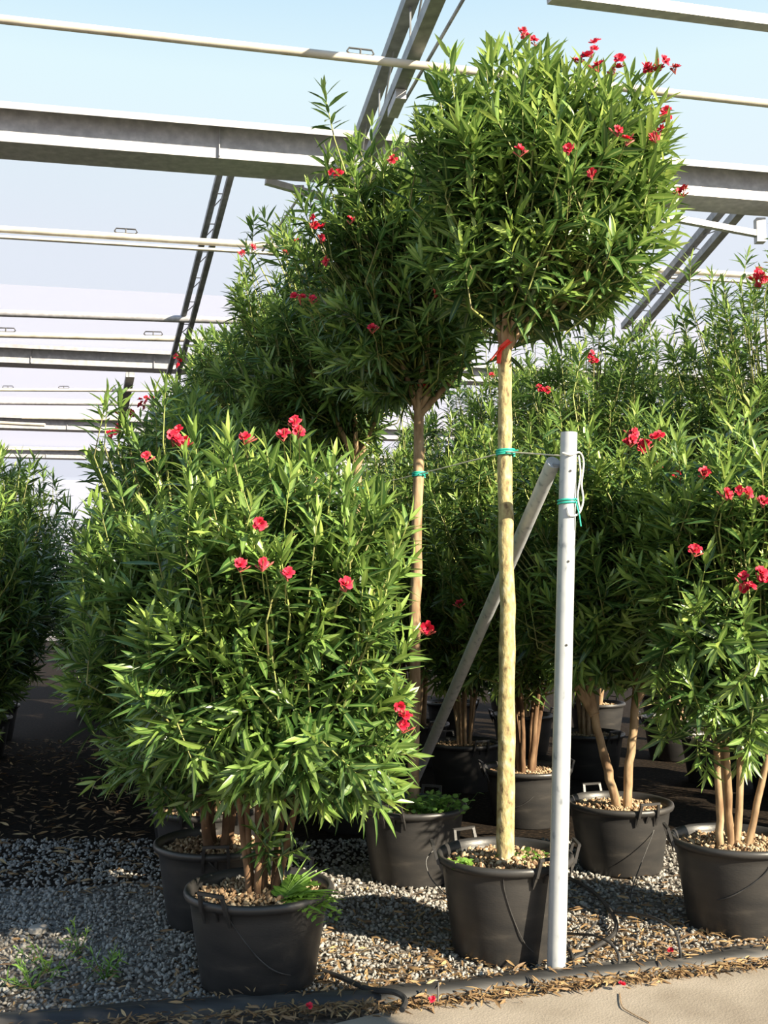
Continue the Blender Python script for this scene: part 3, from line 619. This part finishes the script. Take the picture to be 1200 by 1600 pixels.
def frond_weed(name, parent, loc, fr, size, seed, mat='weed'):
    r = np.random.default_rng(seed); Bs, Ds, Ns, Ls = [], [], [], []
    for k in range(fr):
        a = r.uniform(-.9, 1.5); d = np.array([math.cos(a), math.sin(a)*.8-.25, r.uniform(.25, 1.0)]); d /= np.linalg.norm(d); Lf = size*r.uniform(.7, 1.1)
        side = np.cross(d, [0, 0, 1.]); side /= np.linalg.norm(side)
        for j in range(9):
            t_ = (j+1)/9.; p = d*Lf*t_+np.array([0, 0, -.5*Lf*t_*t_])
            for s in (-1, 1):
                Bs.append(p); Ds.append(side*s+d*.6+np.array([0, 0, -.1])); Ns.append(np.cross(side, d)*1.0+np.array([0, 0, .8])); Ls.append(.062*(1.1-.55*t_)*size/.22)
        Bs.append(d*Lf*.1); Ds.append(d+np.array([0, 0, -.3])); Ns.append(np.array([0, 0, 1.])); Ls.append(Lf)
    B = np.array(Bs); D = unit(np.array(Ds)); R = frames(D, np.array(Ns)); L = np.array(Ls); nn = len(B)
    V = TV[rng.integers(0, 6, nn)]*np.array([1, 2.6, 1]); V[L > .1] *= np.array([1, .06, 1]); V = V*L[:, None, None]
    V = np.einsum('nij,nvj->nvi', R, V)+B[:, None]
    me = np_mesh(name, V.reshape(-1, 3), (LT[None]+(np.arange(nn)*11)[:, None, None]).reshape(-1, 3), {'tint': np.repeat(rng.uniform(.2, 1, nn), 11), 'rib': np.tile(LR, nn)})
    o = link(name, me, mat, parent, loc); return o
o = frond_weed('thistle_weed', L1, (.10, -.10, .34), 17, .24, 3); o['kind'] = 'stuff'
def ground_weed(px, py, n, size, label, seed):
    r = np.random.default_rng(seed); p = atZ(px, py, 0.0)
    ns = n; ax = unit(np.stack([r.normal(0, .8, ns), r.normal(-.2, .6, ns), np.full(ns, 1.)], -1)); ln = r.uniform(.09, .16, ns); tips = ax*ln[:, None]
    d = shoot_leaves(tips, ax, ln, size, 5, .6, 2); V1, T1_ = tubes3(tips*0-np.array([0, 0, .004]), tips, .003, .0015); B, R_, L, tn, ti = d; nn = len(B)
    V = np.einsum('nij,nvj->nvi', R_, TV[ti]*L[:, None, None])+B[:, None]; V = V.reshape(-1, 3)
    me = np_mesh('weed', np.concatenate([V, V1]), np.concatenate([(LT[None]+(np.arange(nn)*11)[:, None, None]).reshape(-1, 3), T1_+len(V)]), {'tint': np.concatenate([np.repeat(tn, 11), np.full(len(V1), .4)]), 'rib': np.concatenate([np.tile(LR, nn), np.zeros(len(V1))])}); me.materials.append(M['weed'])
    o = link('weed', me, None, None, p); tag(o, label, 'weed'); return o
ground_weed(165, 1530, 7, .055, 'upright green weed growing from gravel left of the front tub', 1)
ground_weed(125, 1490, 4, .045, 'small green weed behind the upright weed on the gravel', 2)
ground_weed(50, 1545, 7, .05, 'low green weed patch on gravel at bottom left', 3)
ground_weed(75, 1520, 5, .05, 'flat green weed behind the low patch on the gravel', 4)

# ================================================================== fallen leaves
def litter(X, Y, z0, z1, name, label, sz=(.05, .10)):
    nn = len(X); B = np.stack([X, Y, rng.uniform(z0, z1, nn)], -1); a = rng.uniform(0, 6.28, nn)
    D = unit(np.stack([np.cos(a), np.sin(a), rng.normal(0, .16, nn)], -1)); N = np.tile([[0, 0, 1.]], (nn, 1))+rng.normal(0, .45, (nn, 3))
    data = [B, frames(D, N), rng.uniform(sz[0], sz[1], nn), np.clip(rng.beta(2, 1.8, nn), 0, 1), rng.integers(0, 6, nn)]
    o = link(name, leaf_mesh(name, data), 'dryleaf'); tag(o, label, 'leaf litter', kind='stuff')
nn = 3000; X = rng.uniform(-1.9, 2.2, nn); dl = kerb_y(X)-.105-np.abs(rng.normal(0, .035, nn))
keep = rng.uniform(size=nn) < np.interp(X, [-2, -.5, 0, .6, 2], [.5, .6, .8, 1, .8]); litter(X[keep], dl[keep], .022, .05, 'leaf_litter', 'dry tan oleander leaves drifted along the front of the black edging hose', (.022, .062))
nn = 3600; X = rng.uniform(-1.8, 2.0, nn); Y = kerb_y(X)+.06+np.abs(rng.normal(0, .55, nn))
keep = (np.abs(X) < .4*Y) & (rng.uniform(size=nn) < np.interp(X, [-1.8, -.9, -.2, .4, 2], [.35, .12, .9, 1, .9])); litter(X[keep], Y[keep], .012, .03, 'fallen_leaves', 'dry leaves scattered over the gravel between the tubs', (.015, .075))
nn = 2200; X = rng.uniform(-3.8, -1.0, nn); Y = rng.uniform(5.4, 11, nn); litter(X, Y, .012, .03, 'path_leaves', 'dead leaves on the dark path at left', (.05, .1))
nn = 150; X = rng.uniform(-1.3, 1.9, nn); litter(X, kerb_y(X)+rng.normal(0, .03, nn), .055, .065, 'hose_leaves', 'a few dry leaves lying on the black edging hose', (.03, .06))
for px, py, lb in ((483, 1572, 'red petal on the black hose below the front tub'), (675, 1562, 'red petal on the black hose between the tubs'), (972, 1538, 'red petal among dry leaves at the pavement edge'), (1048, 1485, 'red petal on gravel beside the right tub')):
    p = atZ(px, py, .066 if py > 1550 else .05); o = link('fallen_flower', random.choice(FLOWERS), None, None, p); tag(o, lb, 'petal'); o.rotation_euler = (.4, .2, random.uniform(0, 6)); o.scale = (.6, .6, .6)
mb = MB(); mb.lathe([(.0005, .022), (.040, .022), (.044, .019), (.045, .0), (.0005, -.002)], 24)
p = atZ(60, 1458, 0); o = mb.build('inspection_lid', 'cap', None, (p.x, p.y, .008)); tag(o, 'small round pale lid set in the gravel at left', 'lid')

# ================================================================== irrigation tubes
def tube(name, pts, r, label, cat='hose', mat='blackrubber', parent=None, seg=7):
    mb = MB(); mb.tube(spline(pts, 8), r, seg); o = mb.build(name, mat, parent)
    return tag(o, label, cat) if parent is None else o
def pot_pt(root, h, ang, f, z): a = math.radians(ang); rr = (.226+(.278-.226)*z/h)*f; return Vector(root.location)+Vector((rr*math.cos(a), rr*math.sin(a), z))
tube('irrigation_hose', [atZ(500, 1516, .02), atZ(535, 1528, .035), atZ(575, 1545, .05), atZ(615, 1550, .075), atZ(633, 1562, .07), atZ(628, 1578, .062)], .011, 'short black irrigation hose looping onto the edging right of the front tub')
tube('drip_tube', [pot_pt(L1, .376, -112, 1.02, .372), pot_pt(L1, .376, -104, 1.02, .30), pot_pt(L1, .376, -82, 1.02, .17), pot_pt(L1, .376, -58, 1.02, .10), atZ(505, 1520, .03)], .003, 'thin black drip tube slanting down the front tub')
tube('drip_tube', [pot_pt(L2, .376, -95, 1.07, .385), pot_pt(L2, .376, -84, 1.03, .32), pot_pt(L2, .376, -68, 1.02, .25), pot_pt(L2, .376, -50, 1.02, .18)], .0045, 'black drip tube hanging over the second tub of the left row')
tube('drip_tube', [pot_pt(T1, .42, -98, 1.03, .42), pot_pt(T1, .42, -97, 1.02, .33), pot_pt(T1, .42, -88, 1.02, .2), pot_pt(T1, .42, -76, 1.03, .1), atZ(850, 1500, .02)], .0025, 'thin drip tube hanging down the tub of the tallest oleander')
tube('drip_tube', [pot_pt(T1, .42, 185, 1.10, .44), pot_pt(T1, .42, 190, 1.28, .40), pot_pt(T1, .42, 195, 1.27, .33), pot_pt(T1, .42, 205, 1.08, .26)], .0025, 'thin drip tube bowed out at left rim of the tallest oleander tub')
tube('drip_tube', [pot_pt(R1, .41, -170, 1.0, .14), pot_pt(R1, .41, -120, 1.03, .19), pot_pt(R1, .41, -85, 1.03, .30), pot_pt(R1, .41, -70, 1.03, .40)], .003, 'thin drip tube crossing the right corner tub')
tube('drip_tube', [pot_pt(R2, .376, -55, 1.04, .376), pot_pt(R2, .376, -62, 1.03, .25), atZ(985, 1400, .02), atZ(1012, 1408, .02)], .003, 'thin drip tube dropping from the two-stemmed tub')
tube('drip_tube', [pot_pt(R3, .376, -50, 1.04, .376), pot_pt(R3, .376, -95, 1.03, .2), pot_pt(R3, .376, -120, 1.03, .14)], .003, 'thin drip tube slanting across the mud-stained tub')
tube('irrigation_hose', [atZ(890, 1372, .02), atZ(925, 1392, .03), atZ(955, 1425, .04), atZ(962, 1455, .035), atZ(930, 1480, .03), atZ(890, 1500, .02)], .010, 'black irrigation hose curving over gravel right of the post')
tube('irrigation_arch', [atZ(1063, 1500, .02), atZ(1062, 1480, .07), atZ(1055, 1455, .12), atZ(1035, 1440, .14), atZ(1005, 1430, .11), atZ(960, 1425, .05)], .0065, 'thin black tube arching up from gravel left of the right corner tub')
tube('irrigation_arch', [atZ(965, 1515, .015), atZ(967, 1495, .06), atZ(955, 1475, .09), atZ(930, 1462, .09), atZ(905, 1460, .06), atZ(880, 1458, .02)], .006, 'low black tube arch on gravel beside the white post')
tube('irrigation_stake', [atZ(895, 1490, .0), atZ(912, 1465, .06), atZ(932, 1440, .12)], .005, 'straight black dripper stake leaning beside the white post', 'stake')
tube('irrigation_hose', [atZ(872, 1465, .03), atZ(890, 1485, .03), atZ(897, 1510, .025), atZ(900, 1528, .03)], .008, 'short black hose end at the foot of the white post')
tube('irrigation_stake', [atZ(684, 1565, .04), atZ(685, 1535, .10)], .004, 'short black stake standing at the hose between the front tubs', 'stake')
tube('fallen_twig', [atZ(968, 1552, .024), atZ(972, 1572, .026), atZ(985, 1582, .025), atZ(1015, 1598, .024)], .0022, 'thin dark twig lying on the concrete', 'twig', 'bark')

# ================================================================== white post, brace, strings and ties
PB_ = Vector((.700, 4.30, 0)); PT_ = atY(889, 676, 4.30)
post = empty('steel_post', PB_, 'white painted steel post leaning slightly right at the end of the tree row', 'post')
def rel(p): return Vector(p)-PB_
mb = MB(); mb.tube([rel(PB_), rel(PB_.lerp(PT_, .5)), rel(PT_)], [.0385, .037, .0355], 24); mb.build('pole', 'post', post)
mb = MB(); q = PB_.lerp(PT_, .6); 
for t_, px in ((.925, 0), (.60, 0), (.755, 0)):
    q = rel(PB_.lerp(PT_, t_))+Vector((.004, -.034, 0)); mb.tube([q, q+Vector((0, -.005, 0))], .005, 8)
mb.build('bolt_hole', 'blackrubber', post)
bt = PB_.lerp(PT_, .945)+Vector((-.058, .03, 0)); bb = Vector((.105, 7.30, 0.0))
mb = MB(); mb.tube([rel(bb), rel(bt)], .032, 16); br = mb.build('brace', 'post', post)
mb = MB(); d = (bt-bb).normalized(); mb.tube([rel(bt-d*.03)+Vector((-.0, -.036, 0)), rel(bt-d*.03)+Vector((.085, -.006, .0))], .009, 10); mb.build('bolt', 'steel', br)
def ring(c, r, th, turns, rise, n=14):
    return [Vector(c)+Vector((r*math.cos(2*math.pi*i/n), r*math.sin(2*math.pi*i/n), rise*i/n)) for i in range(int(turns*n)+1)]
pt = lambda t_: PB_.lerp(PT_, t_)
mb = MB(); c = rel(pt(.955)); mb.tube(spline([c+Vector((-.03, -.03, .01)), c+Vector((.0, -.043, .0)), c+Vector((.045, -.02, .012)), c+Vector((.062, -.01, -.03)), c+Vector((.05, -.02, -.12)), c+Vector((.056, -.02, -.19)), c+Vector((.035, -.03, -.245)), c+Vector((-.005, -.043, -.255)), c+Vector((-.015, -.042, -.22))], 5), .0042, 6)
mb.tube(spline([c+Vector((.04, -.02, .0)), c+Vector((.045, -.025, -.08)), c+Vector((.03, -.035, -.17)), c+Vector((.04, -.03, -.23))], 5), .0035, 6); mb.build('wire_loop', 'wire', post)
mb = MB(); mb.tube(ring(rel(pt(.862)), .039, 0, 2.2, .012), .0045, 6); mb.tube([rel(pt(.868))+Vector((.03, -.032, 0)), rel(pt(.845))+Vector((.045, -.04, -.01)), rel(pt(.825))+Vector((.052, -.04, -.01))], .003, 5); mb.build('twine_tie', 'teal', post)
# string along the trunks
s0 = pt(.955)+Vector((-.04, -.02, .0)); t1 = atY(806, 708, 4.60); t2 = atY(655, 742, 5.75); t3 = Vector((-.19, 6.95, 2.26))
t1.x = .55; t2.x = .196
string = empty('guy_string', s0, 'pale string stretched from the post along the tree trunks', 'string')
mb = MB(); off = Vector((.0, -.043, 0))
mb.tube([Vector((0, 0, 0)), t1+off-s0, t2+Vector((0, -.036, 0))-s0, t3+Vector((0, -.036, 0))-s0], .0032, 6); mb.build('twine', 'twine', string)
for c, r_, lb in ((t1, .0405, 'T1'), (t2, .0345, 'T2'), (t3, .035, 'T3')):
    mb = MB(); mb.tube(ring(c-s0-Vector((0, 0, .012)), r_, 0, 3.0, .009), .005, 6); mb.tube([c-s0+Vector((.02, -r_, 0)), c-s0+Vector((.05, -r_-.01, .006))], .004, 6); mb.build('knot', 'teal', string)
# red ribbons
def ribbon(c, r, z, tilt, label, tail):
    mb = MB(); n_ = 18; vs = []; fs = []
    for i in range(n_+1):
        a = 2*math.pi*i/n_
        for dz in (-.010, .010): vs.append((c[0]+r*math.cos(a), c[1]+r*math.sin(a), z+tilt*math.cos(a)*r+dz))
    fs = [(2*i, 2*i+2, 2*i+3, 2*i+1) for i in range(n_)]
    mb.add(vs, fs)
    if tail:
        q = Vector((c[0]-r*.6, c[1]-r*.9, z-.01)); mb.box(q, q+Vector((-.045, -.012, -.06)), .018, .002); mb.box(q, q+Vector((-.012, -.02, -.075)), .016, .002); mb.box(q+Vector((0, -.004, 0)), q+Vector((.035, -.008, .03)), .022, .01)
    o = mb.build('ribbon', 'red_ribbon', smooth=False); sm = o.modifiers.new('thick', 'SOLIDIFY'); sm.thickness = .0025; return tag(o, label, 'ribbon', 'red marker ribbons')
p = atY(793, 546, 4.60); ribbon((.552, 4.60), .040, p.z+.01, .9, 'red ribbon with loose tail on the tallest tree trunk', True)
p = atY(655, 606, 5.75); ribbon((.194, 5.75), .062, p.z, .05, 'red ribbon around the branch fork of the second tree', False)
p = atY(540, 652, 6.95); ribbon((-.19, 6.95), .06, p.z, .05, 'red ribbon in shade on the third tree', False)

# ================================================================== greenhouse frame
GS = .19                                     # the spans run slightly askew to the view
G0 = np.array([-.315, 8.60])                 # column foot under the first gutter
gv = np.array([1, GS])/math.hypot(1, GS); gu = np.array([-gv[1], gv[0]])
def gp(v_, u_, z): q = G0+gv*v_+gu*u_; return Vector((q[0], q[1], z))
GZ = 5.18
def gutter(u_, v0, v1, label, slope=0.0):
    root = empty('gutter_beam', gp(v0, u_, GZ), label, 'beam', 'gutter beams'); b0 = Vector(root.location)
    prof = [(-.10, .0), (-.10, .275), (-.265, .20), (-.27, .255), (-.255, .258), (-.085, .30), (-.08, .02), (.24, .02), (.245, .30), (.41, .258), (.425, .255), (.42, .20), (.26, .275), (.26, 0), (-.10, .0)]
    # lower web standing out a little below the lip, as rolled sheet
    mb = MB(); vs = []; k = len(prof); fs = []
    for e, vv in enumerate((v0, v1)):
        for (a, h) in prof: vs.append(gp(vv, u_+a, GZ+h)-b0)
    fs = [(j, j+1, k+j+1, k+j) for j in range(k-1)]
    fs += [tuple(range(k-1)), tuple(range(2*k-2, k-1, -1))]
    mb.add(vs, fs); mb.build('channel', 'galv', root, smooth=False)
    n_ = int((v1-v0)/1.9)
    for i in range(n_+1):
        vv = v0+.6+i*1.9
        if vv < v1:
            mb = MB(); mb.box(gp(vv, u_-.106, GZ+.01)-b0, gp(vv, u_-.106, GZ+.25)-b0, .05, .008, up=(gv[0], gv[1], 0)); mb.build('seam_strip', 'galv', root, smooth=False)
    return root
gutter(0.0, -5.5, 8.5, 'nearest galvanised gutter beam crossing behind the tree crowns')
gutter(8.3, -12, 10, 'second galvanised gutter beam low above the left hedge')
gutter(15.0, -16, 10, 'third pale gutter beam far down the greenhouse')
gutter(20.0, -19, 10, 'farthest pale gutter beam above the path')
def column(v_, u_, label):
    root = empty('steel_column', gp(v_, u_, 0), label, 'column', 'greenhouse columns'); b0 = Vector(root.location)
    mb = MB(); mb.box(gp(v_, u_, 0)-b0, gp(v_, u_, GZ-.002)-b0, .11, .11, up=(gv[0], gv[1], 0)); mb.build('shaft', 'galv', root, smooth=False)
    mb = MB(); mb.box(gp(v_, u_-.115, GZ-.02)-b0, gp(v_, u_-.115, GZ+.24)-b0, .24, .012, up=(gv[1], -gv[0], 0)); pl = mb.build('joint_plate', 'galv', root, smooth=False)
    mb = MB()
    for dz in (.04, .18):
        for dv in (-.08, .08): mb.tube([gp(v_+dv, u_-.121, GZ+dz)-b0, gp(v_+dv, u_-.135, GZ+dz)-b0], .012, 6)
    mb.build('bolts', 'steel', pl, smooth=False)
column(0, .08, 'grey steel column beside the third tree trunk'); column(5.0, .08, 'grey steel column hidden among oleanders at right'); column(-5.0, .08, 'steel column left of the frame')
def truss(name, a0, a1, b0_, b1_, wdt, nweb, label, bracket=None, rod=None):
    """top chord a0-a1, bottom chord b0_-b1_"""
    a0, a1, b0_, b1_ = map(Vector, (a0, a1, b0_, b1_)); o0 = a0.copy(); root = empty(name, o0, label, 'roof truss', 'roof trusses')
    for p_, q_ in ((a0, a1), (b0_, b1_)):
        mb = MB(); mb.box(p_-o0, q_-o0, wdt, wdt); mb.build('chord', 'steel', root, smooth=False)
    for i in range(nweb):
        t_ = (i+.3)/nweb; t2_ = (i+.85)/nweb
        mb = MB(); mb.tube([a0.lerp(a1, t_)-o0, b0_.lerp(b1_, t_)-o0], .007, 6); mb.build('web', 'steel', root)
        mb = MB(); mb.tube([b0_.lerp(b1_, t_)-o0, a0.lerp(a1, t2_)-o0], .007, 6); mb.build('web', 'steel', root)
    if bracket is not None:
        q = b0_.lerp(b1_, bracket)-Vector((0, 0, wdt/2)); d = (b1_-b0_).normalized(); e = Vector((gv[0], gv[1], 0))
        mb = MB(); mb.box(q-o0-d*.14+Vector((0, 0, -.035)), q-o0+d*.14+Vector((0, 0, -.035)), .07, .065); bk = mb.build('bracket', 'galv', root, smooth=False)
        if rod is not None:
            mb = MB(); mb.tube([q-o0+Vector((.05, 0, -.02)), Vector(rod)-o0], .011, 8); mb.build('tie_rod', 'steel', root)
    return root
truss('roof_truss', gp(.02, .0, 5.28), gp(.02, -7.5, 5.28), gp(.02, -.02, 4.89), gp(.02, -7.5, 4.89), .085, 7, 'dark lattice truss running overhead from the gutter toward the camera', .27, atY(735, -20, 5.6))
truss('roof_truss', atY(352, 235, 11.5), atY(262, 590, 16.3), atY(371, 235, 11.3), atY(277, 590, 16.1), .07, 9, 'lattice truss under the film roof at upper left')
truss('roof_truss', atY(206, 585, 18.5), atY(192, 660, 21.5), atY(201, 585, 18.5), atY(188, 660, 21.5), .10, 4, 'far short lattice truss above the left hedge')
truss('roof_truss', atY(1150, 300, 10.0), atY(975, 510, 14.0), atY(1182, 300, 9.6), atY(985, 530, 13.6), .085, 7, 'lattice truss showing below the gutter at right')
# knee pieces under the first gutter
def knee(a, b, c, d, label, pend):
    a, b = Vector(a), Vector(b); root = empty('knee_brace', a, label, 'brace', 'braces under the gutter')
    mb = MB(); mb.box(Vector((0, 0, 0)), b-a, .055, .055); mb.build('arm', 'galv', root, smooth=False)
    c = Vector(c); mb = MB(); mb.box(c-a+Vector((0, 0, .06)), c-a-Vector((0, 0, pend)), .085, .085, up=(0, 1, 0)); mb.build('hanger', 'galv', root, smooth=False)
    if d is not None:
        d = Vector(d); mb = MB(); mb.tube([c-a-Vector((0, 0, pend)), d-a], .012, 8); mb.build('tie_rod', 'steel', root)
knee(atY(415, 283, 8.75), atY(505, 308, 8.95), atY(468, 302, 8.9), atY(410, 392, 10.5), 'small galvanised knee brace with rod under the gutter at left', .03)
knee(atY(1030, 337, 9.1), atY(1185, 366, 9.45), atY(1187, 352, 9.45), None, 'galvanised brace and hanger under the gutter at right edge', .17)
# purlin pipes
def purlin(p0, p1, r, label, clips=(), mat='cream', twin=False):
    p0, p1 = Vector(p0), Vector(p1); d = (p1-p0); a = p0-d*.25; b_ = p1+d*.2; root = empty('purlin_pipe', a, label, 'pipe', 'purlin pipes')
    mb = MB(); mb.tube([Vector((0, 0, 0)), b_-a], r, 12); mb.build('pipe', mat, root)
    if twin:
        mb = MB(); o_ = Vector((0, .02, -2.1*r)); mb.tube([o_, b_-a+o_], r*.55, 8); mb.build('film_tube', mat, root)
    dn = d.normalized()
    for t_ in clips:
        q = p0.lerp(p1, t_)-a; w_ = 3.2*r; h_ = 1.25*r; s_ = r*.22; mb = MB()
        u0 = Vector((0, 0, r*1.15))
        loop = [q+u0-dn*w_+Vector((0, 0, .3*h_)), q+u0-dn*w_*.85+Vector((0, 0, h_)), q+u0+dn*w_*.85+Vector((0, 0, h_)), q+u0+dn*w_+Vector((0, 0, .3*h_)), q+u0+dn*w_*.8-Vector((0, 0, .1*h_)), q+u0-dn*w_*.8-Vector((0, 0, .1*h_)), q+u0-dn*w_+Vector((0, 0, .3*h_))]
        mb.tube(loop, s_, 5); mb.tube([q+u0, q+u0+Vector((0, 0, h_))], s_, 5); mb.build('film_clip', 'blackrubber', root)
    return root
purlin(atY(0, 30, 5.55), atY(1200, 162, 6.55), .026, 'pale pipe crossing the blue sky behind the tallest crown', (.43,))
mb = MB(); a = atY(860, -8, 4.6); b_ = atY(1260, 44, 5.2); o = mb.box(Vector((0, 0, 0)), b_-a, .07, .055); o = mb.build('roof_rail', 'galv', None, a, smooth=False); tag(o, 'galvanised roof rail cutting the top right corner', 'beam')
purlin(atY(0, 358, 11.3), atY(1200, 432, 13.2), .040, 'pale twin pipe below the gutter, crossing the upper truss', (.144,), twin=True)
mb = MB()
purlin(atY(0, 489, 14.3), atY(330, 500, 14.7), .052, 'grey rail under the film roof at left', (), 'galv')
purlin(atY(0, 523, 15.2), atY(330, 531, 15.6), .044, 'thin cream pipe just above the second gutter', (.026, .72))
purlin(atY(0, 609, 18.5), atY(240, 610, 18.9), .030, 'thin cream pipe just below the second gutter', (.05, .41))
purlin(atY(0, 629, 20.0), atY(210, 631, 20.4), .045, 'grey rail between second and third gutters', (), 'galv')
purlin(atY(62, 653, 21.5), atY(170, 655, 21.7), .036, 'cream pipe above the third gutter', ())
purlin(atY(-80, 657, 21.0), atY(45, 663, 20.8), .036, 'short pipe end above the third gutter at left edge', ())
purlin(atY(10, 702, 26.0), atY(130, 703, 26.2), .03, 'far cream pipe below the third gutter', ())
# film roofs and end wall
def film(name, corners, label):
    mb = MB(); mb.add(corners, [(0, 1, 2, 3)]); o = mb.build(name, 'film', smooth=False); tag(o, label, 'roof film', kind='structure'); return o
spans = [(0.13, 8.43), (8.43, 15.13), (15.13, 20.13), (20.13, 27.0)]
for i, (u0, u1) in enumerate(spans):
    um = (u0+u1)/2; zr = GZ+2.3; v0, v1 = -24, 16
    film('ceiling', [gp(v0, u0+.05, GZ+.26), gp(v1, u0+.05, GZ+.26), gp(v1, um, zr), gp(v0, um, zr)], 'near slope of translucent greenhouse film roof')
    film('ceiling', [gp(v0, um, zr), gp(v1, um, zr), gp(v1, u1-.05, GZ+.26), gp(v0, u1-.05, GZ+.26)], 'far slope of translucent greenhouse film roof')
film('wall_back', [gp(-26, 27.2, 0), gp(18, 27.2, 0), gp(18, 27.2, GZ+.2), gp(-26, 27.2, GZ+.2)], 'white film end wall of the greenhouse')
